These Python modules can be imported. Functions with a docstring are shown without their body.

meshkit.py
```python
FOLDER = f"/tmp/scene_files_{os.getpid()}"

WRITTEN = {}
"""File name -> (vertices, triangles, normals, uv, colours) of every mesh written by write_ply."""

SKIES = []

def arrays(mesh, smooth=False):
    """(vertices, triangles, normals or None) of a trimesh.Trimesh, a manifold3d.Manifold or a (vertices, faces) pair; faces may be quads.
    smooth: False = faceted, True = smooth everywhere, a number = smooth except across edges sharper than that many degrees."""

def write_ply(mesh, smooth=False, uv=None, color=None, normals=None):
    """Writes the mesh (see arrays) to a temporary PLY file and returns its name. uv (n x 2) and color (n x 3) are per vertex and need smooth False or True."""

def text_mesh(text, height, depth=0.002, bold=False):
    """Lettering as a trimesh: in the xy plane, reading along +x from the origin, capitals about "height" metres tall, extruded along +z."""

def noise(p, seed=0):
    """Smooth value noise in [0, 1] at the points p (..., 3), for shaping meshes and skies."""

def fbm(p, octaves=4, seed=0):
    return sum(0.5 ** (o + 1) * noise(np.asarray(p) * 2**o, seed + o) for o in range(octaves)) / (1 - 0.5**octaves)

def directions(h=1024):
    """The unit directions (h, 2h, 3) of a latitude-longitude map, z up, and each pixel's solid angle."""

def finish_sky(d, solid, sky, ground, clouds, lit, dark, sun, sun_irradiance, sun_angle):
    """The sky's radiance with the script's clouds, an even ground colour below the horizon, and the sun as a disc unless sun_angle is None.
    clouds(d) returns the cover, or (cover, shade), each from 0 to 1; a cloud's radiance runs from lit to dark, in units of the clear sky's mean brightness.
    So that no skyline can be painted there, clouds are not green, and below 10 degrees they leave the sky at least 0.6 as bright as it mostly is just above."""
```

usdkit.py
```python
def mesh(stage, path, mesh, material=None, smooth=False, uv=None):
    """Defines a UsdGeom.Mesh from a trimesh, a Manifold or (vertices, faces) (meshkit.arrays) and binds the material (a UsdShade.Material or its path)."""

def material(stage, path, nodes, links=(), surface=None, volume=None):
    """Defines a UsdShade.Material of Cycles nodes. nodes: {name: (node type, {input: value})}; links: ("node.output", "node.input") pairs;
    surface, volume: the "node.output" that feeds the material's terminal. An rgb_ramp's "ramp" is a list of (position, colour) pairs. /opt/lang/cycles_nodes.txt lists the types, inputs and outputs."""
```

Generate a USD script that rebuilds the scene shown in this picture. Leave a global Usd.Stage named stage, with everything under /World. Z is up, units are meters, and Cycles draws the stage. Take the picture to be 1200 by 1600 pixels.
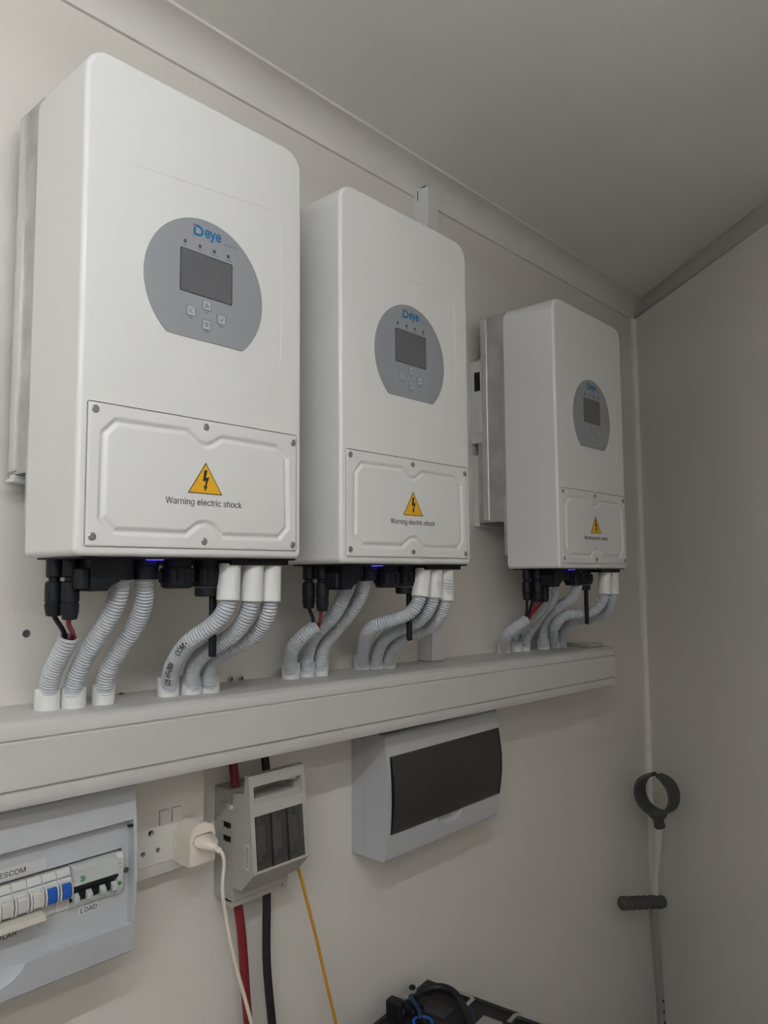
import math
import numpy as np
import trimesh
import manifold3d as m3
import shapely
from shapely.geometry import Polygon, box as sbox
from scipy.interpolate import CubicSpline
from pxr import Usd, UsdGeom, UsdLux, UsdShade, Gf, Sdf
import usdkit
import meshkit

stage = Usd.Stage.CreateInMemory()
UsdGeom.SetStageUpAxis(stage, 'Z')
UsdGeom.SetStageMetersPerUnit(stage, 1.0)
UsdGeom.Xform.Define(stage, '/World')
UsdGeom.Scope.Define(stage, '/World/Looks')

# ---------------------------------------------------------------- camera
EXPOSURE = 0.97
YAW, PITCH, ROLL, FPX = 0.82994, 0.0822, -0.00704, 1177.68
EYE = np.array([-0.381, -1.0381, 1.4776])
fw = np.array([math.sin(YAW) * math.cos(PITCH), math.cos(YAW) * math.cos(PITCH), math.sin(PITCH)])
rt = np.cross(fw, [0, 0, 1]); rt /= np.linalg.norm(rt)
up = np.cross(rt, fw)
rt, up = rt * math.cos(ROLL) + up * math.sin(ROLL), -rt * math.sin(ROLL) + up * math.cos(ROLL)
cam = UsdGeom.Camera.Define(stage, '/World/camera')
cam.AddTransformOp().Set(Gf.Matrix4d(*rt, 0, *up, 0, *(-fw), 0, *EYE, 1))
cam.CreateHorizontalApertureAttr(36.0)
cam.CreateVerticalApertureAttr(48.0)
cam.CreateFocalLengthAttr(36.0 * FPX / 1200)
cam.CreateClippingRangeAttr(Gf.Vec2f(0.02, 50))
cam.CreateExposureAttr(EXPOSURE)


# ---------------------------------------------------------------- light: two unseen tube lamps, out of view, placed to light the walls and corner (glowing tubes and housings are built with the room)
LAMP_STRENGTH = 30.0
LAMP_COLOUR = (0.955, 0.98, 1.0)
UNSEEN_LAMPS = ((-1.10, 0.10, -1.10, 2.16), (-2.25, -0.95, -1.62, 2.12))      # x from, x to, y, z; both out of view, second placed to light the right wall

# ---------------------------------------------------------------- materials
LOOKS = {}


def mat(name, color, rough=0.5, metallic=0.0, bump=0.0, bump_scale=400.0, mottle=0.0, mottle_scale=6.0, spec=0.5, **kw):
    nodes = {'p': ('principled_bsdf', dict(base_color=color, roughness=rough, metallic=metallic, specular_ior_level=spec, **kw))}
    links = []
    if bump or mottle:
        nodes['g'] = ('texture_coordinate', {})
    if bump:
        nodes['n'] = ('noise_texture', {'scale': bump_scale, 'detail': 2.0})
        nodes['b'] = ('bump', {'strength': bump, 'distance': 0.001})
        links += [('g.object', 'n.vector'), ('n.fac', 'b.height'), ('b.normal', 'p.normal')]
    if mottle:
        c = np.array(color)
        nodes['m'] = ('noise_texture', {'scale': mottle_scale, 'detail': 5.0, 'roughness': 0.6})
        nodes['r'] = ('rgb_ramp', {'ramp': [(0.3, tuple(c * (1 - mottle))), (0.7, tuple(np.minimum(c * (1 + mottle), 1)))]})
        links += [('g.object', 'm.vector'), ('m.fac', 'r.fac'), ('r.color', 'p.base_color')]
    LOOKS[name] = usdkit.material(stage, '/World/Looks/' + name, nodes, links, surface='p.BSDF')


mat('wall_paint', (0.735, 0.705, 0.66), 0.55, bump=0.25, bump_scale=160, mottle=0.02, mottle_scale=3)
mat('ceiling_paint', (0.87, 0.86, 0.815), 0.7, bump=0.2, bump_scale=120, mottle=0.03, mottle_scale=2.5)
mat('cornice_paint', (0.76, 0.735, 0.695), 0.55, mottle=0.03, mottle_scale=5)
mat('floor_tile', (0.24, 0.22, 0.2), 0.5, mottle=0.1)
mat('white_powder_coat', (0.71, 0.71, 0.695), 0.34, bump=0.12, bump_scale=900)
mat('trunking_pvc', (0.575, 0.555, 0.54), 0.42, mottle=0.02, mottle_scale=9)
mat('pole_pvc', (0.68, 0.69, 0.69), 0.42)
mat('black_plastic', (0.007, 0.008, 0.012), 0.5, spec=0.3)
mat('dark_grey_plastic', (0.06, 0.063, 0.065), 0.55)
mat('cast_aluminium', (0.50, 0.49, 0.475), 0.55, 0.45, bump=0.25, bump_scale=60, mottle=0.22, mottle_scale=14)
mat('bright_aluminium', (0.72, 0.72, 0.72), 0.28, 0.9)
mat('silver_film', (0.335, 0.35, 0.375), 0.42, 0.25)
mat('screen_glass', (0.13, 0.13, 0.14), 0.22)
mat('screen_edge', (0.03, 0.03, 0.035), 0.4)
mat('sign_yellow', (0.80, 0.42, 0.012), 0.45)
mat('print_black', (0.02, 0.02, 0.022), 0.6)
mat('print_grey', (0.09, 0.09, 0.095), 0.6)
mat('logo_blue', (0.012, 0.155, 0.345), 0.5)
mat('logo_red', (0.35, 0.05, 0.04), 0.5)
mat('key_blue', (0.16, 0.19, 0.27), 0.5)
mat('key_grey', (0.42, 0.43, 0.45), 0.45)
mat('screw_steel', (0.36, 0.36, 0.35), 0.35, 0.8)
mat('conduit_pvc', (0.51, 0.53, 0.57), 0.45)
mat('coupling_pvc', (0.71, 0.715, 0.70), 0.4, mottle=0.03, mottle_scale=60)
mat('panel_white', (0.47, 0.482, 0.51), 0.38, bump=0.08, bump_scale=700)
mat('label_white', (0.56, 0.565, 0.57), 0.5)
mat('breaker_grey', (0.58, 0.58, 0.565), 0.45)
mat('breaker_cover', (0.50, 0.52, 0.50), 0.35)
mat('toggle_blue', (0.008, 0.09, 0.42), 0.4)
mat('toggle_beige', (0.53, 0.51, 0.49), 0.4)
mat('tie_beige', (0.62, 0.59, 0.51), 0.45)
mat('mark_green', (0.02, 0.22, 0.10), 0.5)
mat('socket_white', (0.70, 0.685, 0.645), 0.38)
mat('plug_cream', (0.78, 0.71, 0.62), 0.38)
mat('lead_cream', (0.74, 0.68, 0.56), 0.45)
mat('fuse_grey', (0.42, 0.41, 0.375), 0.5, mottle=0.03, mottle_scale=30)
mat('fuse_ceramic', (0.42, 0.36, 0.33), 0.5)
mat('red_rubber', (0.20, 0.012, 0.022), 0.5)
mat('red_wire', (0.33, 0.02, 0.02), 0.4)
mat('black_rubber', (0.011, 0.011, 0.013), 0.55)
mat('yellow_cable', (0.62, 0.30, 0.015), 0.45)
mat('blue_cable', (0.015, 0.10, 0.42), 0.4)
mat('battery_case', (0.012, 0.012, 0.012), 0.5, bump=0.15, bump_scale=500)
mat('chrome', (0.62, 0.61, 0.60), 0.2, 1.0)
mat('clear_connector', (0.33, 0.32, 0.28), 0.3)
mat('navy_cable', (0.008, 0.025, 0.08), 0.45)
mat('brass', (0.45, 0.30, 0.10), 0.3, 1.0)
mat('tube_aluminium', (0.70, 0.70, 0.70), 0.33, 0.5)
mat('tube_grey', (0.34, 0.335, 0.33), 0.45, 0.3)
mat('rust', (0.20, 0.07, 0.04), 0.7)
mat('hole_dark', (0.01, 0.01, 0.01), 0.8)
LOOKS['status_blue'] = usdkit.material(stage, '/World/Looks/status_blue', {'e': ('emission', {'color': (0.06, 0.035, 1.0), 'strength': 2.6})}, [], surface='e.emission')
LOOKS['unseen_lamp_glow'] = usdkit.material(stage, '/World/Looks/unseen_lamp_glow', {'e': ('emission', {'color': LAMP_COLOUR, 'strength': LAMP_STRENGTH})}, [], surface='e.emission')  # glow of the two unseen lamps
for NAME, T_, D_, F_ in (('smoked_door', 0.72, 0.045, 0.36), ('smoked_pane', 0.80, 0.07, 0.18)):
  LOOKS[NAME] = usdkit.material(
    stage, '/World/Looks/' + NAME,
    {'t': ('transparent_bsdf', {'color': (T_, T_, T_)}), 'd': ('diffuse_bsdf', {'color': (D_, D_, D_ * 1.08)}), 'g': ('glossy_bsdf', {'color': (1, 1, 1), 'roughness': 0.2}), 'f': ('fresnel', {'IOR': 1.45}),
     'a': ('mix_closure', {'fac': F_}), 'm': ('mix_closure', {})},
    [('t.BSDF', 'a.closure1'), ('d.BSDF', 'a.closure2'), ('a.closure', 'm.closure1'), ('g.BSDF', 'm.closure2'), ('f.fac', 'm.fac')], surface='m.closure')


# ---------------------------------------------------------------- helpers
def numbered(path):
    if not stage.GetPrimAtPath(path):
        return path
    k = 1
    while stage.GetPrimAtPath(f'{path}_{k:03d}'):
        k += 1
    return f'{path}_{k:03d}'


def data(prim, **kw):
    for k, v in kw.items():
        if v:
            prim.SetCustomDataByKey(k, v)


class Thing:
    """An Xform at the thing's base whose children are its parts; meshes are given in world coordinates unless local."""

    def __init__(self, name, label, cat, loc=(0, 0, 0), group=None, kind=None, local=False):
        self.path = numbered('/World/' + name)
        self.x = UsdGeom.Xform.Define(stage, self.path)
        self.x.AddTranslateOp().Set(Gf.Vec3d(*map(float, loc)))
        self.off = np.zeros(3) if local else np.array(loc, float)
        data(self.x.GetPrim(), label=label, category=cat, group=group, kind=kind)

    def part(self, name, mesh, look, label=None, parent=None, smooth=30, kind=None):
        path = numbered((parent or self.path) + '/' + name)
        v, f, n = meshkit.arrays(mesh)
        usdkit.mesh(stage, path, (v - self.off, f), LOOKS[look], smooth=smooth)
        data(stage.GetPrimAtPath(path), label=label, kind=kind)
        return path


def single(name, mesh, look, label=None, cat=None, group=None, kind=None, smooth=30):
    path = numbered('/World/' + name)
    usdkit.mesh(stage, path, mesh, LOOKS[look], smooth=smooth)
    data(stage.GetPrimAtPath(path), label=label, category=cat, group=group, kind=kind)
    return path


def tm(m):
    if hasattr(m, 'to_mesh'):
        q = m.to_mesh()
        return trimesh.Trimesh(np.array(q.vert_properties[:, :3]), np.array(q.tri_verts), process=False)
    return m


def man(mesh):
    mesh = tm(mesh)
    t = trimesh.Trimesh(mesh.vertices, mesh.faces, process=True)
    return m3.Manifold(m3.Mesh(np.asarray(t.vertices, np.float32), np.asarray(t.faces, np.uint32)))


def cat(*ms):
    return trimesh.util.concatenate([tm(m) for m in ms])


def bx(x0, x1, y0, y1, z0, z1, c=0.0):
    """A box, its edges chamfered by c."""
    lo, hi = np.minimum([x0, y0, z0], [x1, y1, z1]), np.maximum([x0, y0, z0], [x1, y1, z1])
    if not c:
        return trimesh.creation.box(bounds=[lo, hi])
    pts = []
    for sx in (0, 1):
        for sy in (0, 1):
            for sz in (0, 1):
                p = np.where([sx, sy, sz], hi, lo)
                d = np.where([sx, sy, sz], -c, c)
                for k in range(3):
                    q = p + d
                    q[k] = p[k]
                    pts.append(q)
    return trimesh.convex.convex_hull(np.array(pts))


def hull(pts):
    return trimesh.convex.convex_hull(np.asarray(pts, float))


def prism_x(poly, x0, x1):
    """A (y, z) outline extruded from x0 to x1."""
    m = trimesh.creation.extrude_polygon(poly if hasattr(poly, 'exterior') else Polygon(poly), abs(x1 - x0), engine='earcut')
    v = m.vertices.copy()
    return trimesh.Trimesh(np.stack([min(x0, x1) + v[:, 2], v[:, 0], v[:, 1]], 1), m.faces, process=False)


def plate_y(poly, yb, yf):
    """A (x, z) outline extruded from y = yb towards the viewer to y = yf (yf < yb)."""
    m = trimesh.creation.extrude_polygon(poly if hasattr(poly, 'exterior') else Polygon(poly), abs(yb - yf), engine='earcut')
    v = m.vertices.copy()
    return trimesh.Trimesh(np.stack([v[:, 0], max(yb, yf) - v[:, 2], v[:, 1]], 1), m.faces, process=False)


def rrect(x0, x1, z0, z1, r, n=6, rb=None):
    """Rounded rectangle outline; r at the top, rb at the bottom."""
    rb = r if rb is None else rb
    out = []
    for cx, cz, a, q in ((x1 - r, z1 - r, 0, r), (x0 + r, z1 - r, 90, r), (x0 + rb, z0 + rb, 180, rb), (x1 - rb, z0 + rb, 270, rb)):
        for k in range(n + 1):
            t = math.radians(a + 90 * k / n)
            out.append((cx + q * math.cos(t), cz + q * math.sin(t)))
    return np.array(out)


def loft(rings, closed=True):
    """Rings of equal length (n x 3 each) joined into a closed solid (caps fanned about the centre)."""
    n = len(rings[0])
    V = np.vstack(rings)
    F = []
    for i in range(len(rings) - 1):
        for k in range(n):
            a, b = i * n + k, i * n + (k + 1) % n
            F += [(a, b, b + n), (a, b + n, a + n)]
    if closed:
        V = np.vstack([V, rings[0].mean(0), rings[-1].mean(0)])
        c0, c1 = len(V) - 2, len(V) - 1
        o = (len(rings) - 1) * n
        for k in range(n):
            F += [(c0, (k + 1) % n, k), (c1, o + k, o + (k + 1) % n)]
    m = trimesh.Trimesh(V, F, process=False)
    if closed and m.volume < 0:
        m.invert()
    return m


def lathe(profile, base, axis=(0, 0, 1), n=24):
    """A closed solid of revolution: profile of (radius, height) along axis from base."""
    a = np.array(axis, float); a /= np.linalg.norm(a)
    u = np.cross(a, [0, 0, 1] if abs(a[2]) < 0.9 else [1, 0, 0]); u /= np.linalg.norm(u)
    w = np.cross(a, u)
    t = np.arange(n) * 2 * math.pi / n
    rings = [np.array(base) + a * h + r * (np.cos(t)[:, None] * u + np.sin(t)[:, None] * w) for r, h in profile]
    return loft(rings)


def frames(P):
    T = np.gradient(P, axis=0); T /= np.linalg.norm(T, axis=1, keepdims=True)
    N = np.zeros_like(P)
    n = np.cross(T[0], [0.3, 0.2, 1.0] if abs(T[0][2]) < 0.9 else [1.0, 0, 0]); n /= np.linalg.norm(n)
    for i in range(len(P)):
        n = n - T[i] * (n @ T[i]); n /= np.linalg.norm(n)
        N[i] = n
    return T, N, np.cross(T, N)


def spline(pts, step):
    pts = np.array(pts, float)
    keep = [0]
    for i in range(1, len(pts)):
        if np.linalg.norm(pts[i] - pts[keep[-1]]) > 0.004:
            keep.append(i)
    pts = pts[keep]
    s = np.concatenate([[0], np.cumsum(np.linalg.norm(np.diff(pts, axis=0), axis=1) ** 0.75)])
    cs = CubicSpline(s, pts)
    q = cs(np.linspace(0, s[-1], 400))
    L = np.concatenate([[0], np.cumsum(np.linalg.norm(np.diff(q, axis=0), axis=1))])
    k = max(2, int(round(L[-1] / step)) + 1)
    return np.stack([np.interp(np.linspace(0, L[-1], k), L, q[:, j]) for j in range(3)], 1)


def tube(P, radius, n=16):
    P = np.asarray(P, float)
    T, N, B = frames(P)
    r = np.broadcast_to(radius, len(P))
    t = np.arange(n) * 2 * math.pi / n
    return loft([P[i] + r[i] * (np.cos(t)[:, None] * N[i] + np.sin(t)[:, None] * B[i]) for i in range(len(P))])


def text_front(s, x, z, y, height, width=None, depth=0.0004, bold=False, centre=False):
    """Raised lettering on a surface that faces the viewer (-y)."""
    m = meshkit.text_mesh(s, height, depth, bold)
    v = m.vertices.copy()
    if width:
        v[:, 0] *= width / (v[:, 0].max())
    if centre:
        v[:, 0] -= v[:, 0].max() / 2
    return trimesh.Trimesh(np.stack([x + v[:, 0], y - v[:, 2], z + v[:, 1]], 1), m.faces, process=False)


def ring_plate(outer, inner, yb, yf):
    return plate_y(Polygon(outer, [inner]), yb, yf)


# ---------------------------------------------------------------- the room: a sharp corner, back wall along x, right wall running back past the camera
CX, ANG, H = 1.9887, 0.7013, 2.368
CORNER = np.array([CX, 0.0])
WD = np.array([-math.sin(ANG), -math.cos(ANG)])       # along the right wall, away from the corner
WN = np.array([-math.cos(ANG), math.sin(ANG)])        # into the room
LX, FY = -2.4, -2.9
P_END = CORNER + WD * (-FY / math.cos(ANG))
TH = 0.12
room = [(LX, 0), tuple(CORNER), tuple(P_END), (LX, FY)]


def wall_block(a, b, name):
    a, b = np.array(a), np.array(b)
    d = (b - a) / np.linalg.norm(b - a)
    out = np.array([-d[1], d[0]])
    q = [a, b, b + out * TH, a + out * TH]
    m = trimesh.creation.extrude_polygon(Polygon(q), H + 0.1, engine='earcut')
    single(name, m, 'wall_paint', kind='structure', smooth=False)


wall_block(room[0], room[1], 'wall_back')
wall_block(room[1], room[2], 'wall_right')
wall_block(room[2], room[3], 'wall_front')
wall_block(room[3], room[0], 'wall_left')
rp = Polygon(room)
m = trimesh.creation.extrude_polygon(rp, 0.1, engine='earcut'); m.apply_translation([0, 0, H])
single('ceiling', m, 'ceiling_paint', kind='structure', smooth=False)
m = trimesh.creation.extrude_polygon(rp, 0.1, engine='earcut'); m.apply_translation([0, 0, -0.1])
single('floor', m, 'floor_tile', kind='structure', smooth=False)

for (x0, x1, y0, z0), lamp_label in zip(UNSEEN_LAMPS, ('unseen white batten lamp hanging from the ceiling over the camera position, out of view, lighting the inverters', 'unseen white batten lamp hanging from the ceiling near the left wall, out of view, placed to light the right wall')):
    lamp = Thing('unseen_tube_lamp', lamp_label, 'unseen ceiling lamp', ((x0 + x1) / 2, y0, H), group='unseen hanging tube lamps')
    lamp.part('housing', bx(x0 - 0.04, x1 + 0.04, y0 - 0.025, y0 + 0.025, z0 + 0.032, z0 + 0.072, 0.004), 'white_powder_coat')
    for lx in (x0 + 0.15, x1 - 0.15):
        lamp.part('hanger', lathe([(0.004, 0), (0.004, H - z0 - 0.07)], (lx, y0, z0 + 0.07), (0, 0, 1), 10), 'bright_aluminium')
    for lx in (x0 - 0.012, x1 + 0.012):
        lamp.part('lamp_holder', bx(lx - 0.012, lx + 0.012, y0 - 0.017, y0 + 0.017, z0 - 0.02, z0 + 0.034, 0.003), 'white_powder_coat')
    lamp.part('glowing_tube', lathe([(0.014, 0), (0.014, x1 - x0)], (x0, y0, z0), (1, 0, 0), 12), 'unseen_lamp_glow', smooth=60)

# cove cornice: (distance from the wall, height) profile, mitred in the corner
CO = 0.0565
prof = [(0.0, H - CO), (0.006, H - CO), (0.0065, H - CO + 0.005)]
for k in range(1, 9):
    t = math.radians(90 * k / 9)
    prof.append((0.0065 + (CO - 0.0125) * (1 - math.cos(t)), H - CO + 0.005 + (CO - 0.0115) * math.sin(t)))
prof += [(CO - 0.0055, H - 0.0062), (CO, H - 0.006), (CO, H), (0.0, H)]


def mitre(d):
    return np.array([CX + (d - d * WN[1]) / WN[0], -d])


ring_l = np.array([(LX, -d, z) for d, z in prof])
ring_m = np.array([(*mitre(d), z) for d, z in prof])
ring_r = np.array([(*(P_END + WN * d), z) for d, z in prof])
single('trim_1', loft([ring_l, ring_m]), 'cornice_paint', kind='structure')
single('trim_2', loft([ring_m, ring_r]), 'cornice_paint', kind='structure')
# pale bead of filler down the corner
c3 = [CORNER + WD * 0.022, CORNER, CORNER + np.array([-0.022, 0]), CORNER + np.array([-0.026, -0.0085])]
m = trimesh.creation.extrude_polygon(Polygon(c3).convex_hull, H - CO - 0.0, engine='earcut')
single('trim_3', m, 'cornice_paint', kind='structure')

# ---------------------------------------------------------------- cable trunking under the inverters
ZT = lambda x: 1.3105 - 0.0185 * x
X0, X1 = -0.75, 1.506


def tilt(mesh):
    m = tm(mesh); v = m.vertices.copy()
    v[:, 2] += ZT(v[:, 0]) - 1.0
    return trimesh.Trimesh(v, m.faces, process=False)


trunk = Thing('cable_trunking', 'long white plastic cable trunking across the wall below the inverters', 'cable trunking', (0.5, 0, 1.2))
body = [(0, 0.9), (0, 1.0), (-0.112, 1.0), (-0.120, 0.9985), (-0.126, 0.994), (-0.1285, 0.987), (-0.1285, 0.98), (-0.126, 0.979), (-0.126, 0.921), (-0.1285, 0.92), (-0.1285, 0.909), (-0.126, 0.902), (-0.12, 0.9)]
trunk.part('body', tilt(prism_x(body, X0, X1)), 'trunking_pvc')
lid = [(-0.124, 0.9225), (-0.124, 0.9775), (-0.1285, 0.9775), (-0.1298, 0.976), (-0.1298, 0.924), (-0.1285, 0.9225)]
trunk.part('lid', tilt(prism_x(lid, X0, X1)), 'trunking_pvc')
trunk.part('end_cap', tilt(bx(X1, X1 + 0.003, -0.1285, 0, 0.9, 1.0, 0.001)), 'trunking_pvc')

pole = Thing('vertical_trunking', 'upright white square trunking behind the middle inverter, rising from the long trunking to the cornice', 'cable trunking', (0.877, 0, 1.3))
pz = 1.2955
pole.part('body', man(bx(0.857, 0.898, -0.034, 0, pz, 2.33, 0.0012)) - man(bx(0.85, 0.9, -0.05, -0.02, 2.324, 2.34)), 'pole_pvc')
pole.part('lid', bx(0.8575, 0.8975, -0.040, -0.034, pz, 2.326, 0.0015), 'pole_pvc')
pole.part('tape_scrap', cat(bx(0.8562, 0.8572, -0.0385, -0.028, 2.3245, 2.3265), bx(0.8562, 0.8572, -0.0145, -0.0132, 2.300, 2.3215)), 'black_rubber', label='scrap of black tape at the cut top')

# ---------------------------------------------------------------- the inverters (built once, two copies by reference)
IW, IH, YB, YF = 0.33, 0.5986, -0.097, -0.228


def casing_mesh():
    r = 0.006
    rings = []
    def rg(inset, yy):
        o = rrect(inset, IW - inset, inset, IH - inset, 0.031 - inset, 8, 0.0085 - inset * 0.6)
        return np.stack([o[:, 0], np.full(len(o), yy), o[:, 1]], 1)
    rings.append(rg(0.0015, YB)); rings.append(rg(0.0, YB - 0.0015))
    for k in range(0, 7):
        t = math.radians(90 * k / 6)
        rings.append(rg(r * (1 - math.cos(t)), YF + r * (1 - math.sin(t))))
    s = man(loft(rings))
    # shallow recess around the display, with its wavy lower edge
    wav = [(0.0455, 0.26), (0.0455, 0.452), (0.049, 0.466), (0.062, 0.4745), (0.275, 0.4945), (0.287, 0.490), (0.2915, 0.477), (0.2925, 0.285), (0.289, 0.262), (0.280, 0.250), (0.266, 0.2455), (0.231, 0.2425),
           (0.216, 0.236), (0.200, 0.222), (0.188, 0.2125), (0.172, 0.2075), (0.156, 0.2105), (0.142, 0.2215), (0.128, 0.235), (0.112, 0.2425), (0.068, 0.2465), (0.054, 0.250)]
    wp = Polygon(wav).buffer(0.006).buffer(-0.012).buffer(0.006)
    for d, inset in ((0.0002, 0.0), (0.0004, 0.0012), (0.0006, 0.0024)):
        s -= man(plate_y(wp.buffer(-inset), YF + d, YF - 0.01))
    # seat of the connection cover
    seat = Polygon(rrect(0.0105, 0.3215, 0.0100, 0.1762, 0.004))
    s -= man(plate_y(seat, YF + 0.0035, YF - 0.01))
    return s


def cover_mesh():
    x0, x1, z0, z1 = 0.0122, 0.3200, 0.0117, 0.1747
    outer = Polygon([(0.0262, 0.143), (0.0440, 0.1610), (0.1425, 0.1622), (0.1515, 0.1555), (0.1600, 0.1495), (0.168, 0.1478), (0.176, 0.1497), (0.184, 0.1555), (0.1925, 0.1602), (0.2860, 0.1592), (0.3062, 0.1424), (0.3085, 0.041), (0.2910, 0.0236),
                     (0.1935, 0.0228), (0.184, 0.0300), (0.177, 0.0360), (0.169, 0.0380), (0.161, 0.0365), (0.153, 0.0310), (0.1432, 0.0238), (0.0450, 0.0238), (0.0252, 0.0420)]).buffer(0.004).buffer(-0.008).buffer(0.004)
    inner = outer.buffer(-0.0105)
    mid = outer.buffer(-0.0052).exterior
    nx, nz = 190, 102
    X, Z = np.meshgrid(np.linspace(x0, x1, nx), np.linspace(z0, z1, nz))
    d = shapely.distance(shapely.points(X.ravel(), Z.ravel()), mid).reshape(X.shape)
    g = np.clip(1 - d / 0.0056, 0, 1); g = g * g * (3 - 2 * g)
    e = np.minimum.reduce([X - x0, x1 - X, Z - z0, z1 - Z])
    Y = YF - 0.0006 + 0.0034 * g + 0.0006 * np.clip(1 - e / 0.0018, 0, 1)
    V = np.stack([X, Y, Z], -1).reshape(-1, 3)
    idx = np.arange(nx * nz).reshape(nz, nx)
    q = np.stack([idx[:-1, :-1], idx[:-1, 1:], idx[1:, 1:], idx[1:, :-1]], -1).reshape(-1, 4)
    F = np.vstack([q[:, [0, 1, 2]], q[:, [0, 2, 3]]])
    top = trimesh.Trimesh(V, F, process=False)
    rim = np.concatenate([idx[0, :], idx[1:, -1], idx[-1, -2::-1], idx[-2:0, 0]])
    Vb = V[rim].copy(); Vb[:, 1] = YF + 0.0034
    n = len(rim)
    sv = np.vstack([V[rim], Vb]); sf = []
    for k in range(n):
        a, b = k, (k + 1) % n
        sf += [(a, a + n, b + n), (a, b + n, b)]
    return cat(top, trimesh.Trimesh(sv, sf, process=False))


def screw_mesh(x, z, y0, r=0.0042):
    head = man(lathe([(r, 0), (r, 0.0012), (r * 0.8, 0.0018)], (x, y0, z), (0, -1, 0), 18))
    slot = man(bx(x - r * 0.55, x + r * 0.55, y0 - 0.0012, y0 - 0.003, z - 0.0006, z + 0.0006)) + man(bx(x - 0.0006, x + 0.0006, y0 - 0.0012, y0 - 0.003, z - r * 0.55, z + r * 0.55))
    return head - slot


def gland(x, y, r, L, nut=0.6):
    """A black cable gland hanging from z = 0."""
    z0 = 0.001
    p = [(r, 0), (r, -0.010), (r * 0.86, -0.0105), (r * 0.86, -0.0135), (r * 1.02, -0.014), (r * 1.02, -0.014 - (L - 0.014) * nut), (r * 0.93, -L + 0.002), (r * 0.8, -L)]
    return cat(lathe(p, (x, y, z0), n=12), *[bx(x + r * 0.98 * math.cos(a) - 0.0014, x + r * 0.98 * math.cos(a) + 0.0014, y + r * 0.98 * math.sin(a) - 0.0014, y + r * 0.98 * math.sin(a) + 0.0014, -L * 0.78, -0.0150) for a in np.arange(12) * math.pi / 6])


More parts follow.
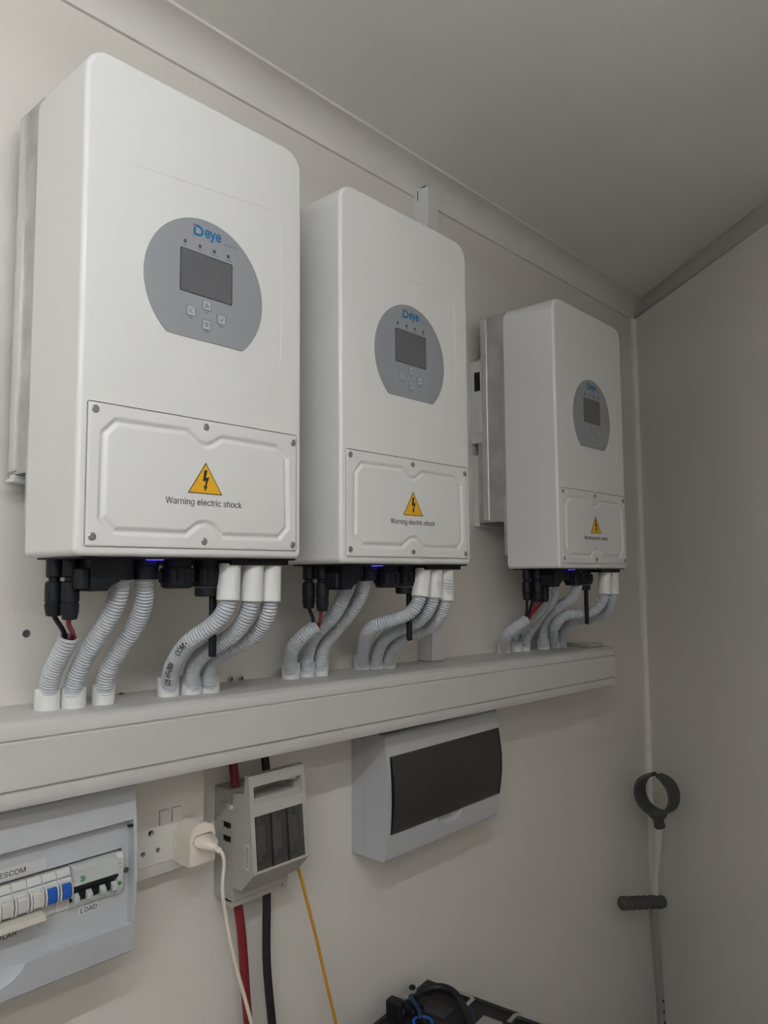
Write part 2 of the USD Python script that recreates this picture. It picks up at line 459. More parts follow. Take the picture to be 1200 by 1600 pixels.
def build_inverter(loc, label):
    t = Thing('solar_inverter', label, 'solar inverter', loc, group='wall-mounted inverters', local=True)
    t.part('casing', casing_mesh(), 'white_powder_coat', smooth=25)
    # heat sink behind: a stepped side plate, fins, and a bright back flange
    side = [(YB + 0.001, 0.108), (YB + 0.001, 0.593), (-0.03, 0.593), (-0.03, 0.497), (-0.017, 0.497), (-0.017, 0.108)]
    hs = [prism_x(side, 0.0075, 0.0105), prism_x(side, 0.3195, 0.3225), bx(0.0105, 0.3195, YB + 0.001, -0.075, 0.108, 0.593)]
    for k in range(16):
        x = 0.022 + k * 0.0188
        hs.append(bx(x, x + 0.0022, -0.075, -0.032, 0.112, 0.589))
    h = t.part('heat_sink', cat(*hs), 'cast_aluminium', label='cast aluminium heat sink')
    t.part('flange', bx(0.0035, 0.0105, -0.047, -0.0305, 0.112, 0.590, 0.001), 'bright_aluminium', label='bright metal back flange', parent=h)
    t.part('flange', bx(0.3195, 0.3265, -0.047, -0.0305, 0.112, 0.590, 0.001), 'bright_aluminium', parent=h)
    for sx in (0.0015, 0.3260):
        t.part('seam_strip', bx(sx, sx + 0.0025, YB, YB + 0.008, 0.03, 0.562, 0.0005), 'cast_aluminium')
    # connection cover
    c = t.part('connection_cover', cover_mesh(), 'white_powder_coat', smooth=40)
    for x, z in ((0.0200, 0.1672), (0.1678, 0.1665), (0.3135, 0.1645), (0.0196, 0.0220), (0.1672, 0.0203), (0.3130, 0.0192)):
        t.part('screw', screw_mesh(x, z, YF - 0.0004, 0.0045), 'screw_steel', parent=c)
    ys = YF - 0.0006
    tri = Polygon([(0.1428, 0.0806), (0.1936, 0.0806), (0.1682, 0.1204)])
    w = t.part('warning_sign', plate_y(tri.buffer(-0.0016).buffer(0.0008), ys, ys - 0.0005), 'sign_yellow', parent=c, label='yellow warning triangle')
    t.part('warning_border', plate_y(tri.difference(tri.buffer(-0.0009)), ys, ys - 0.00055), 'print_black', parent=c)
    bolt = Polygon([(0.1662, 0.1108), (0.1704, 0.1108), (0.1682, 0.1012), (0.1732, 0.1020), (0.1690, 0.0905), (0.1710, 0.0908), (0.1674, 0.0840), (0.1652, 0.0912), (0.1672, 0.0908), (0.1686, 0.0975), (0.1640, 0.0962)])
    t.part('lightning_bolt', plate_y(bolt, ys - 0.0005, ys - 0.0008), 'print_black', parent=c)
    t.part('warning_text', text_front('Warning electric shock', 0.1682, 0.0656, ys, 0.0080, width=0.1135, centre=True), 'print_grey', parent=c, smooth=False)
    # display
    cx, cz, ra, rb = 0.1669, 0.3480, 0.0900, 0.0907
    th = np.radians(np.linspace(-50.5, 230.5, 72))
    pan = np.stack([cx + ra * np.cos(th), cz + rb * np.sin(th)], 1)
    yd = YF + 0.0006
    dp = t.part('display_panel', plate_y(Polygon(pan), yd, YF - 0.0004), 'silver_film', label='silver grey rounded control panel')
    yp = YF - 0.0004
    t.part('screen_frame', plate_y(Polygon(rrect(0.1266, 0.2066, 0.3358, 0.3922, 0.002)), yp, yp - 0.0002), 'screen_edge', parent=dp)
    t.part('screen', plate_y(Polygon(rrect(0.1278, 0.2054, 0.3370, 0.3910, 0.0015)), yp - 0.0002, yp - 0.0003), 'screen_glass', parent=dp, label='dark grey display screen')
    for x, s in ((0.1334, 'DC'), (0.1555, 'AC'), (0.1775, 'Normal'), (0.1995, 'Alarm')):
        t.part('indicator_light', lathe([(0.0024, 0), (0.0024, 0.0004), (0.0016, 0.0009)], (x, yp, 0.4015), (0, -1, 0), 16), 'print_grey', parent=dp)
        t.part('indicator_text', text_front(s, x, 0.3952, yp, 0.0025, centre=True, depth=0.0002), 'key_blue', parent=dp, smooth=False)
    # logo: a D with a broken stem and a small red dot, then "eye"
    bowl = shapely.LineString([(0.1490, 0.4272), (0.1532, 0.4272), (0.1565, 0.4262), (0.1588, 0.4238), (0.1592, 0.4207), (0.1582, 0.4180), (0.1558, 0.4163), (0.1530, 0.4158), (0.1472, 0.4158), (0.1472, 0.4252)])
    t.part('logo', plate_y(bowl.buffer(0.00155, cap_style='flat', join_style='mitre'), yp, yp - 0.0003), 'logo_blue', parent=dp, smooth=False)
    for k, (ch, xx, ww) in enumerate((('e', 0.1618, 0.0086), ('y', 0.1702, 0.0086), ('e', 0.1788, 0.0088))):
        m = text_front(ch, xx, 0.4163, yp, 0.0136, width=ww, depth=0.0003, bold=True)
        m2 = m.copy(); m2.apply_translation([0.0004, -0.00006, 0.0002])
        t.part('logo', cat(m, m2), 'logo_blue', parent=dp, smooth=False)
    t.part('logo_dot', bx(0.1459, 0.1479, yp, yp - 0.0003, 0.4268, 0.4288), 'logo_red', parent=dp)
    t.part('logo_small_print', cat(*[bx(0.1938 + k * 0.0017, 0.1950 + k * 0.0017, yp, yp - 0.0002, 0.4158, 0.4170) for k in range(11)]), 'key_blue', parent=dp)  # row of dashes standing for tiny lettering beside the logo
    for x, z, s, sym in ((0.1434, 0.3129, 'Esc', [(0.0022, 0.003), (-0.0022, 0), (0.0022, -0.003)]), (0.1667, 0.3257, 'Up', [(-0.0026, -0.0022), (0, 0.0026), (0.0026, -0.0022), (-0.0026, -0.0022)]),
                         (0.1668, 0.3000, 'Down', [(-0.0026, 0.0022), (0, -0.0026), (0.0026, 0.0022), (-0.0026, 0.0022)]), (0.1896, 0.3124, 'Enter', [(-0.0024, 0), (-0.0004, -0.0022), (0.0026, 0.0022)])):
        o = rrect(x - 0.0066, x + 0.0066, z - 0.0066, z + 0.0066, 0.002)
        t.part('button', plate_y(Polygon(o).buffer(-0.0006), yp, yp - 0.0006), 'key_grey', parent=dp)
        line = shapely.LineString([(x + a, z + b) for a, b in sym]).buffer(0.00045)
        edge = Polygon(o).difference(Polygon(o).buffer(-0.0007))
        geoms = [plate_y(g, yp - 0.0006, yp - 0.0008) for g in getattr(line, 'geoms', [line])]
        t.part('button_print', cat(plate_y(edge, yp, yp - 0.0007), *geoms, text_front(s, x, z - 0.0102, yp, 0.0023, centre=True, depth=0.0002)), 'key_blue', parent=dp, smooth=False)
    # underside
    t.part('gland_plate', cat(bx(0.012, 0.325, -0.222, -0.105, -0.0022, 0.003, 0.0008), bx(0.222, 0.3195, -0.213, -0.172, -0.009, 0.0, 0.001)), 'black_plastic')
    for x, y in ((0.022, -0.132), (0.032, -0.153), (0.046, -0.135), (0.056, -0.156)):
        t.part('solar_socket', lathe([(0.0098, 0), (0.0098, -0.022), (0.0088, -0.0235), (0.0065, -0.024), (0.0065, -0.029)], (x, y, 0), n=14), 'black_plastic')
    blk = [(0.038, -0.040), (0.038, 0.002), (0.079, 0.002), (0.079, -0.020), (0.073, -0.030), (0.064, -0.033), (0.058, -0.040)]
    t.part('communication_box', cat(plate_y(blk, -0.150, -0.192), bx(0.030, 0.0385, -0.188, -0.160, -0.038, -0.013, 0.0015)), 'black_plastic')
    t.part('cable_gland', cat(lathe([(0.0178, 0), (0.0178, -0.024), (0.0165, -0.028)], (0.088, -0.165, 0.001), n=24)), 'black_plastic')
    t.part('cable_gland', cat(lathe([(0.0192, 0), (0.0192, -0.010), (0.0172, -0.011), (0.0172, -0.028)], (0.122, -0.165, 0.001), n=24)), 'black_plastic')
    t.part('cable_gland', gland(0.166, -0.170, 0.0215, 0.040), 'black_plastic')
    t.part('cable_gland', gland(0.212, -0.170, 0.0215, 0.039), 'black_plastic')
    t.part('status_light', bx(0.111, 0.134, -0.1915, -0.186, -0.0030, -0.0010, 0.0004), 'status_blue', label='glowing blue status light')
    t.part('antenna', cat(lathe([(0.0165, 0.0), (0.0165, -0.010), (0.015, -0.0115)], (0.2125, -0.170, -0.039), n=20), bx(0.2165, 0.2255, -0.176, -0.168, -0.132, -0.048, 0.0015)), 'black_plastic', label='black stick antenna')
    return t


INV = [((0.0, 0, 1.5), 'large white inverter on the left, nearest the camera, whose screen and buttons are seen largest'),
       ((0.4083, 0, 1.4937), 'white inverter in the middle of the three, in front of the upright trunking'),
       ((1.0579, 0, 1.4871), 'white inverter on the right, nearest the corner, with its metal heat sink side showing')]
first = build_inverter(*INV[0])
for loc, label in INV[1:]:
    p = numbered('/World/solar_inverter')
    x = UsdGeom.Xform.Define(stage, p)
    x.AddTranslateOp().Set(Gf.Vec3d(*loc))
    x.GetPrim().GetReferences().AddInternalReference(first.path)
    x.GetPrim().SetInstanceable(True)
    data(x.GetPrim(), label=label, category='solar inverter', group='wall-mounted inverters')

# wall brackets behind the heat sinks
for k, (loc, _) in enumerate(INV):
    xo, zo = loc[0], loc[2]
    b = Thing('wall_bracket', ['white steel wall bracket behind the left inverter, its corner showing below the heat sink', 'white steel wall bracket hidden behind the middle inverter',
                               'white steel wall bracket with a black slot behind the heat sink of the right inverter'][k], 'wall bracket', (xo + 0.16, 0, zo + 0.3), group='brackets behind the inverters')
    b.part('plate', cat(bx(xo + 0.0045, xo + 0.3255, -0.029, 0, zo + 0.296, zo + 0.492, 0.001) if k == 2 else bx(xo + 0.02, xo + 0.31, -0.0165, 0, zo + 0.296, zo + 0.492, 0.001)), 'pole_pvc')
    if k == 2:
        b.part('slot', bx(xo + 0.0035, xo + 0.0050, -0.0275, -0.012, zo + 0.42, zo + 0.465), 'hole_dark', label='black slot')
        b.part('hook', bx(xo + 0.001, xo + 0.0050, -0.031, -0.018, zo + 0.318, zo + 0.372, 0.001), 'pole_pvc')
        b.part('lower_box', bx(xo + 0.0085, xo + 0.32, -0.0168, 0, zo + 0.100, zo + 0.268, 0.001), 'pole_pvc')
    else:
        b.part('lower_lip', cat(bx(xo + 0.004, xo + 0.32, -0.045, -0.022, zo + 0.0985, zo + 0.1035, 0.0008), bx(xo + 0.004, xo + 0.32, -0.045, -0.032, zo + 0.1035, zo + 0.1075, 0.0008)), 'pole_pvc')

# ---------------------------------------------------------------- conduits, their couplings and the solar cables
CONDUITS = {
    1: [
        [[0.05,-0.114,1.403],[0.048,-0.101,1.383],[0.046,-0.081,1.358],[0.047,-0.069,1.336],[0.048,-0.063,1.31]],
        [[0.088,-0.165,1.478],[0.09,-0.162,1.462],[0.089,-0.153,1.441],[0.085,-0.131,1.41],[0.078,-0.105,1.379],[0.075,-0.086,1.351],[0.075,-0.078,1.335],[0.078,-0.072,1.309]],
        [[0.122,-0.165,1.478],[0.125,-0.161,1.465],[0.129,-0.15,1.44],[0.129,-0.127,1.408],[0.121,-0.1,1.375],[0.117,-0.082,1.347],[0.118,-0.076,1.333],[0.12,-0.07,1.308]],
        [[0.231,-0.195,1.487],[0.229,-0.195,1.444],[0.226,-0.19,1.429],[0.219,-0.176,1.411],[0.206,-0.147,1.391],[0.204,-0.12,1.37],[0.208,-0.094,1.347],[0.213,-0.081,1.33],[0.218,-0.07,1.306]],
        [[0.27,-0.195,1.487],[0.267,-0.195,1.441],[0.265,-0.183,1.415],[0.262,-0.164,1.396],[0.248,-0.137,1.377],[0.239,-0.112,1.359],[0.243,-0.09,1.336],[0.246,-0.086,1.329],[0.251,-0.076,1.306]],
        [[0.302,-0.195,1.487],[0.3,-0.195,1.44],[0.301,-0.186,1.417],[0.299,-0.162,1.392],[0.282,-0.136,1.374],[0.27,-0.116,1.361],[0.268,-0.099,1.345],[0.273,-0.089,1.329],[0.281,-0.078,1.305]],
    ],
    2: [
        [[0.463,-0.113,1.393],[0.447,-0.097,1.376],[0.448,-0.069,1.35],[0.461,-0.051,1.327],[0.471,-0.041,1.302]],
        [[0.493,-0.165,1.474],[0.491,-0.157,1.457],[0.492,-0.142,1.431],[0.493,-0.111,1.4],[0.488,-0.079,1.372],[0.495,-0.057,1.345],[0.501,-0.047,1.325],[0.507,-0.039,1.301]],
        [[0.526,-0.165,1.474],[0.534,-0.141,1.435],[0.534,-0.113,1.404],[0.527,-0.085,1.376],[0.525,-0.064,1.353],[0.532,-0.049,1.322],[0.537,-0.043,1.301]],
        [[0.639,-0.195,1.48],[0.632,-0.195,1.438],[0.624,-0.183,1.414],[0.606,-0.157,1.398],[0.59,-0.125,1.386],[0.613,-0.08,1.357],[0.648,-0.04,1.323],[0.663,-0.024,1.298]],
        [[0.672,-0.195,1.48],[0.668,-0.195,1.435],[0.668,-0.178,1.407],[0.664,-0.149,1.387],[0.652,-0.115,1.373],[0.657,-0.08,1.35],[0.676,-0.05,1.321],[0.689,-0.035,1.298]],
        [[0.705,-0.195,1.478],[0.703,-0.195,1.429],[0.711,-0.173,1.397],[0.715,-0.145,1.377],[0.699,-0.11,1.362],[0.694,-0.081,1.344],[0.702,-0.057,1.32],[0.714,-0.044,1.297]],
    ],
    3: [
        [[1.115,-0.108,1.371],[1.098,-0.093,1.358],[1.096,-0.07,1.34],[1.128,-0.039,1.312],[1.147,-0.024,1.289]],
        [[1.144,-0.15,1.478],[1.154,-0.139,1.441],[1.177,-0.114,1.405],[1.19,-0.088,1.38],[1.193,-0.06,1.354],[1.192,-0.04,1.333],[1.193,-0.029,1.31],[1.197,-0.025,1.288]],
        [[1.17,-0.165,1.47],[1.18,-0.143,1.444],[1.2,-0.125,1.413],[1.214,-0.095,1.388],[1.219,-0.07,1.36],[1.22,-0.046,1.331],[1.224,-0.035,1.307],[1.228,-0.03,1.288]],
        [[1.226,-0.18,1.477],[1.232,-0.174,1.456],[1.245,-0.163,1.433],[1.253,-0.141,1.412],[1.251,-0.111,1.396],[1.263,-0.077,1.367],[1.283,-0.051,1.336],[1.301,-0.04,1.306],[1.311,-0.033,1.286]],
        [[1.332,-0.195,1.471],[1.329,-0.195,1.426],[1.326,-0.184,1.399],[1.314,-0.165,1.382],[1.287,-0.146,1.379],[1.262,-0.125,1.375],[1.259,-0.106,1.359],[1.29,-0.077,1.334],[1.341,-0.045,1.307],[1.365,-0.031,1.285]],
        [[1.373,-0.195,1.472],[1.37,-0.195,1.425],[1.382,-0.183,1.399],[1.397,-0.16,1.378],[1.39,-0.137,1.364],[1.361,-0.106,1.359],[1.352,-0.082,1.344],[1.365,-0.056,1.319],[1.379,-0.045,1.304],[1.396,-0.034,1.285]],
    ],
}

SIDE = {1: 'left', 2: 'middle', 3: 'right'}
PLACE = ['short open-topped', 'second', 'third', 'fourth', 'fifth', 'sixth and last']
PRINT = {(1, 3): [('C25-HT+2806', 0.027, 0.046, 0.45), ('COM-', 0.091, 0.026, 0.45)], (3, 4): [('C25-HT+2806', 0.085, 0.046, 0.1)], (3, 1): [('COM', 0.03, 0.022, 0.3)]}


def corrugated(P, r, pitch=0.0043, n=22, hollow=False):
    T, N, B = frames(P)
    s = np.concatenate([[0], np.cumsum(np.linalg.norm(np.diff(P, axis=0), axis=1))])
    rad = r * (1 - 0.15 * (0.5 + 0.5 * np.cos(2 * math.pi * s / pitch)) ** 1.8)
    t = np.arange(n) * 2 * math.pi / n
    circ = np.cos(t)[None, :, None] * N[:, None] + np.sin(t)[None, :, None] * B[:, None]
    rings = [P[i] + rad[i] * circ[i] for i in range(len(P))]
    if hollow:
        inn = [P[i] + (rad[i] - 0.0016) * circ[i] for i in range(len(P))]
        return loft(inn[:40][::-1] + rings, closed=False)
    return loft(rings)


def print_on(P, s0, r, text, size, width, lift=0.0):
    """Lettering wrapped on the tube, reading from the coupling (end of P) upwards, on the side towards the room."""
    Q = P[::-1]
    T, N, B = frames(Q)
    L = np.concatenate([[0], np.cumsum(np.linalg.norm(np.diff(Q, axis=0), axis=1))])
    m = meshkit.text_mesh(text, size, 0.0004)
    m = m.subdivide_to_size(0.003)
    v = m.vertices.copy()
    s = s0 + v[:, 0] * width / v[:, 0].max()
    at = lambda A: np.stack([np.interp(s, L, A[:, j]) for j in range(3)], 1)
    C, Tt = at(Q), at(T)
    Tt /= np.linalg.norm(Tt, axis=1, keepdims=True)
    look = np.array([-0.62, -0.75, 0.2])
    U = look - Tt * (Tt @ look)[:, None]; U /= np.linalg.norm(U, axis=1, keepdims=True)
    V = np.cross(U, Tt)
    a = (v[:, 1] - size / 2) / r + lift
    rr = r + 0.0001 + v[:, 2]
    return trimesh.Trimesh(C + rr[:, None] * (np.cos(a)[:, None] * U + np.sin(a)[:, None] * V), m.faces, process=False)


for g, rows in CONDUITS.items():
    xi, zi = INV[g - 1][0][0], INV[g - 1][0][2]
    for k, pts in enumerate(rows):
        lab = f'short white open-topped conduit taking the solar cables under the {SIDE[g]} inverter' if k == 0 else f'{PLACE[k]} corrugated white conduit from the left under the {SIDE[g]} inverter' + (', black lettering along it' if (g, k) in PRINT else '')
        base = np.array(pts[-1])
        c = Thing('corrugated_conduit', lab, 'conduit', base, group='corrugated conduits between inverters and trunking')
        P = spline(pts, 0.00072)
        r = 0.0124 if k < 3 else 0.0122
        ct = c.part('conduit_tube', corrugated(P, r, hollow=(k == 0)), 'conduit_pvc', smooth=60)
        zb = ZT(base[0])
        rc = 0.0156 if k != 2 else 0.0150
        c.part('coupling', lathe([(rc, -0.004), (rc, 0.0245), (rc - 0.0008, 0.0262), (rc - 0.0022, 0.0266)], (base[0], base[1], zb), n=32), 'coupling_pvc')
        if k >= 3 and not (g == 3 and k == 3):
            top = np.array(pts[0]); low = np.array(pts[1])
            d = (low - top) / np.linalg.norm(low - top)
            rt0 = 0.0148
            c.part('top_coupling', lathe([(rt0, -0.006), (rt0, 0.003), (rt0 + 0.0012, np.linalg.norm(low - top) - 0.001), (rt0 + 0.0006, np.linalg.norm(low - top))], top, d, 32), 'coupling_pvc')
        for text, s0, width, lift in PRINT.get((g, k), []):
            c.part('printed_text', print_on(P, s0, r, text, 0.0078, width, lift - 0.45), 'print_black', parent=ct, smooth=False)
    # two solar cables with their plug-in connectors
    o = np.array(rows[0][0]); o2 = np.array(rows[0][1])
    four = [(0.022, -0.132, -0.070, 'black_rubber', 'black', ''), (0.032, -0.153, -0.074, 'red_wire', 'red', '')]
    if g == 3:
        four = [(0.022, -0.132, -0.070, 'black_rubber', 'black', 'left '), (0.032, -0.153, -0.074, 'red_wire', 'red', 'left '), (0.046, -0.135, -0.070, 'black_rubber', 'black', 'right '), (0.056, -0.156, -0.074, 'red_wire', 'red', 'right ')]
    for j, (x, y, zz, look, colour, which) in enumerate(four):
        sc = Thing('solar_cable', f'{which}{colour} solar cable hanging in its long black connector under the {SIDE[g]} inverter', 'cable', (xi + x, y, zi + zz), group='solar cables under the inverters')
        q = (xi + x, y, zi)
        sc.part('connector', lathe([(0.0075, -0.028), (0.0100, -0.0295), (0.0105, -0.034), (0.0105, -0.052), (0.0096, -0.0525), (0.0096, -0.0545), (0.0105, -0.055), (0.0103, zz + 0.010), (0.0085, zz + 0.001), (0.006, zz)], q, n=12), 'black_plastic')
        side = np.array([-0.004, 0.003, 0]) if j in (0, 2) else np.array([0.004, -0.003, 0])
        side = side * (1 if j < 2 else 0.25)
        wire = spline([(q[0], q[1], zi + zz + 0.003), (q[0] + (o[0] - q[0]) * 0.3, q[1] + (o[1] - q[1]) * 0.3, zi + zz - 0.008), tuple(o + side + (0, 0, 0.002)), tuple(o2 + side * 0.7)], 0.002)
        sc.part('wire', tube(wire, 0.0030, 12), look, label=f'{colour} wire')

# ---------------------------------------------------------------- breaker panel (left, cut by the frame)
AX0, AX1, AZ0, AZ1 = -0.205, 0.1565, 0.9815, 1.205
pan = Thing('breaker_panel', 'open white breaker panel with paper labels and rows of switches, lower left below the trunking', 'breaker panel', (-0.03, 0, AZ0))
curve = [(0, AZ0), (-0.084, AZ0), (-0.0875, AZ0 + 0.003)]
for k in range(0, 13):
    t = k / 12
    curve.append((-0.0885 - 0.0125 * math.sin(math.pi * (0.08 + 0.84 * t)), AZ0 + 0.006 + (AZ1 - AZ0 - 0.012) * t))
curve += [(-0.0895, AZ1 - 0.003), (-0.086, AZ1), (0, AZ1)]
cov = man(prism_x(curve, AX0, AX1))
cov -= man(bx(AX0 + 0.006, AX1 - 0.0045, -0.0855, -0.2, 1.0235, 1.1565))
slope = hull([(x, y, z) for x in (AX0 + 0.010, AX1 - 0.0095) for y, z in ((-0.0855, 1.0275), (-0.13, 1.012), (-0.13, 1.17), (-0.0855, 1.1505))])
cov -= man(slope)
cov -= man(bx(-0.165, 0.1425, -0.060, -0.2, 1.0655, 1.1195))
notch = trimesh.creation.icosphere(3, 1.0); notch.apply_scale([0.046, 0.013, 0.030]); notch.apply_translation([-0.027, -0.1005, 1.0265])
cov -= man(notch)
# right-hand corner of the front slightly rounded
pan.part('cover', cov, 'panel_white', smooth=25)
pan.part('hinge_pin', bx(0.146, 0.1535, -0.0975, -0.092, 1.147, 1.1495), 'hole_dark')
pan.part('cover_screw', screw_mesh(0.1492, 1.0895, -0.0852, 0.0036), 'print_grey')
pan.part('cover_screw', screw_mesh(-0.1985, 1.0895, -0.0852, 0.0036), 'print_grey')
pan.part('rail', bx(-0.163, 0.1415, -0.0605, -0.0655, 1.078, 1.104), 'screw_steel')
ya = -0.0945


def breaker(x0, w, kind):
    """One pole: front step profile in (y, z), with its toggle."""
    pr = [(-0.066, 1.0662), (-0.0885, 1.0662), (-0.0885, 1.0795), (ya, 1.0805), (ya, 1.1030), (-0.0905, 1.1045), (-0.0905, 1.1085), (-0.0870, 1.1155), (-0.066, 1.1155)]
    b = pan.part('circuit_breaker', prism_x(pr, x0 + 0.0003, x0 + w - 0.0003), 'breaker_grey')
    pan.part('line_mark', bx(x0 + 0.001, x0 + w - 0.001, -0.0904, -0.0909, 1.1057, 1.1068), 'key_blue', parent=b)
    xa, xb = x0 + 0.0035, x0 + w - 0.0035
    tg = [(ya + 0.001, 1.0825), (-0.1005, 1.0830), (-0.1025, 1.0850), (-0.1030, 1.0915), (-0.1015, 1.0980), (-0.0985, 1.1000), (ya + 0.001, 1.1000)]
    pan.part('toggle', prism_x(tg, xa, xb), 'toggle_blue' if kind == 'blue' else 'toggle_beige', parent=b, label='blue toggle' if kind == 'blue' else None)
    for xx in (xa - 0.0026, xb + 0.0004):
        pan.part('toggle_guard', prism_x([(ya, 1.0800), (-0.1000, 1.0815), (-0.1020, 1.0915), (-0.0990, 1.1005), (ya, 1.1015)], xx, xx + 0.0020), 'breaker_grey', parent=b)


for k in range(11):
    breaker(0.0717 - 0.0178 * (k + 1), 0.0178, 'blue' if k < 2 else 'beige')
pan.part('tie_bar', hull([(x, y, z) for x in (-0.16, 0.0335) for y, z in ((-0.093, 1.0705), (-0.093, 1.0785), (-0.110, 1.0700), (-0.110, 1.0775))]), 'tie_beige', label='beige bar linking the toggles')
# the grey-green three-pole switch on the right
pr = [(-0.066, 1.0655), (-0.0890, 1.0655), (-0.0890, 1.0720), (-0.078, 1.0725), (-0.078, 1.0935), (ya - 0.0035, 1.0935), (ya - 0.0035, 1.1130), (-0.091, 1.1165), (-0.066, 1.1165)]
mb = pan.part('circuit_breaker', prism_x(pr, 0.0722, 0.1305), 'breaker_cover', label='grey three-pole breaker with black switches')
pan.part('dark_front', cat(bx(0.0735, 0.1300, -0.080, -0.0925, 1.0735, 1.0925, 0.001), bx(0.0735, 0.1318, -0.0925, -0.0995, 1.0890, 1.0935, 0.0015)), 'black_plastic', parent=mb)
for x in (0.0770, 0.0940, 0.1120, 0.1275):
    pan.part('toggle', hull([(xx, y, z) for xx in (x - 0.0035, x + 0.0035) for y, z in ((-0.091, 1.0745), (-0.091, 1.0845), (-0.0985, 1.0735), (-0.0985, 1.0790))]), 'breaker_cover', parent=mb)
pan.part('maker_mark', cat(bx(0.0805, 0.0865, ya - 0.0034, ya - 0.0038, 1.0975, 1.0990), bx(0.0815, 0.0875, ya - 0.0034, ya - 0.0038, 1.1000, 1.1015), bx(0.0805, 0.0860, ya - 0.0034, ya - 0.0038, 1.1025, 1.1038)), 'mark_green', parent=mb)
ind = pan.part('indicator_module', prism_x([(-0.066, 1.0655), (-0.0915, 1.0655), (-0.0935, 1.0720), (-0.0960, 1.0900), (-0.0960, 1.1110), (-0.0905, 1.1165), (-0.066, 1.1165)], 0.1309, 0.1395), 'breaker_grey')
pan.part('green_dot', lathe([(0.0024, 0), (0.0024, 0.0006)], (0.1350, -0.0948, 1.0795), (0, -1, 0), 18), 'mark_green', parent=ind, label='green dot')
pan.part('small_print', cat(bx(0.1332, 0.1362, -0.0959, -0.0962, 1.1042, 1.1048), bx(0.1335, 0.1350, -0.0959, -0.0962, 1.1056, 1.1062), bx(0.1352, 0.1358, -0.0959, -0.0962, 1.0985, 1.0999)), 'print_grey', parent=ind)
yl = -0.0855
for name, text, x0, x1, z0, z1, tx, tz, w in (('ESCOM', 'ESCOM', -0.020, 0.0425, 1.1215, 1.1345, -0.0125, 1.1245, 0.0305), ('LOAD', 'LOAD', 0.0845, 0.1110, 1.0515, 1.0618, 0.0872, 1.0535, 0.0222), ('SOLAR', 'SOLAR', -0.0235, 0.0345, 1.0530, 1.0655, -0.0200, 1.0545, 0.0298)):
    l = pan.part('label_sticker', bx(x0, x1, yl + 0.0004, yl - 0.0003, z0, z1), 'label_white')
    pan.part('label_text', text_front(text, tx, tz, yl - 0.0003, 0.0058, width=w, depth=0.0002), 'print_black', parent=l, smooth=False, label=f'printed word {text}')

# ---------------------------------------------------------------- double wall socket
so = Thing('wall_socket', 'white double wall socket between the breaker panel and the fuse switch', 'socket', (0.24, 0, 1.05))
pr = Polygon([(0, 1.0415), (-0.020, 1.0415), (-0.0245, 1.0430), (-0.0285, 1.0605), (-0.0285, 1.1850), (-0.024, 1.1895), (0, 1.1895)])
sk = man(prism_x(pr, 0.164, 0.3075))
holes = [(0.2190, 1.1060, 0.0046), (0.2310, 1.0795, 0.0036), (0.2070, 1.0795, 0.0036)]
for x, z, r in holes:
    sk -= man(lathe([(r, 0), (r, 0.02)], (x, -0.02, z), (0, -1, 0), 20))
sk -= man(bx(0.15, 0.32, -0.0275, -0.05, 1.0603, 1.0610))
so.part('plate', sk, 'socket_white', smooth=25)
so.part('hole_backing', cat(*[lathe([(r * 0.98, 0), (r * 0.98, 0.0006)], (x, -0.0202, z), (0, -1, 0), 16) for x, z, r in holes]), 'hole_dark')
for x0, x1, d in ((0.2322, 0.2468, 0.0), (0.2528, 0.2668, 0.001)):
    so.part('rocker_switch', hull([(x, y, z) for x in (x0, x1) for y, z in ((-0.026, 1.1150), (-0.026, 1.1345), (-0.0312 - d, 1.1152), (-0.0290, 1.1343))]), 'socket_white')
    so.part('switch_gap', bx(x0 - 0.0006, x1 + 0.0006, -0.0284, -0.0288, 1.1143, 1.1351), 'print_grey')
# plug adaptor
pa = Thing('plug_adaptor', 'cream round-topped plug adaptor pushed into the right half of the wall socket', 'plug adaptor', (0.279, -0.0285, 1.06))
o = [(0.2568, 1.0575), (0.3002, 1.0575), (0.3008, 1.0935)] + [(0.2788 + 0.022 * math.cos(a), 1.0935 + 0.0225 * math.sin(a)) for a in np.radians(np.linspace(8, 172, 18))] + [(0.2568, 1.0935)]
po = Polygon(o)
hexp = Polygon([(0.2600, 1.0910), (0.2660, 1.1005), (0.2925, 1.1005), (0.2985, 1.0935), (0.2925, 1.0835), (0.2660, 1.0835)])
ad = man(plate_y(po, -0.029, -0.0700)) + man(plate_y(po.buffer(-0.0010), -0.0700, -0.0716)) - man(plate_y(hexp, -0.058, -0.08))
pa.part('body', ad, 'plug_cream', smooth=30)
pa.part('base_ring', lathe([(0.0235, 0.0), (0.0235, 0.005), (0.022, 0.0055)], (0.2788, -0.0285, 1.0830), (0, -1, 0), 32), 'plug_cream')
pa.part('grip_rib', cat(*[bx(0.2562, 0.2574, -0.060, -0.052, 1.0740 + k * 0.0042, 1.0752 + k * 0.0042) for k in range(4)]), 'plug_cream')
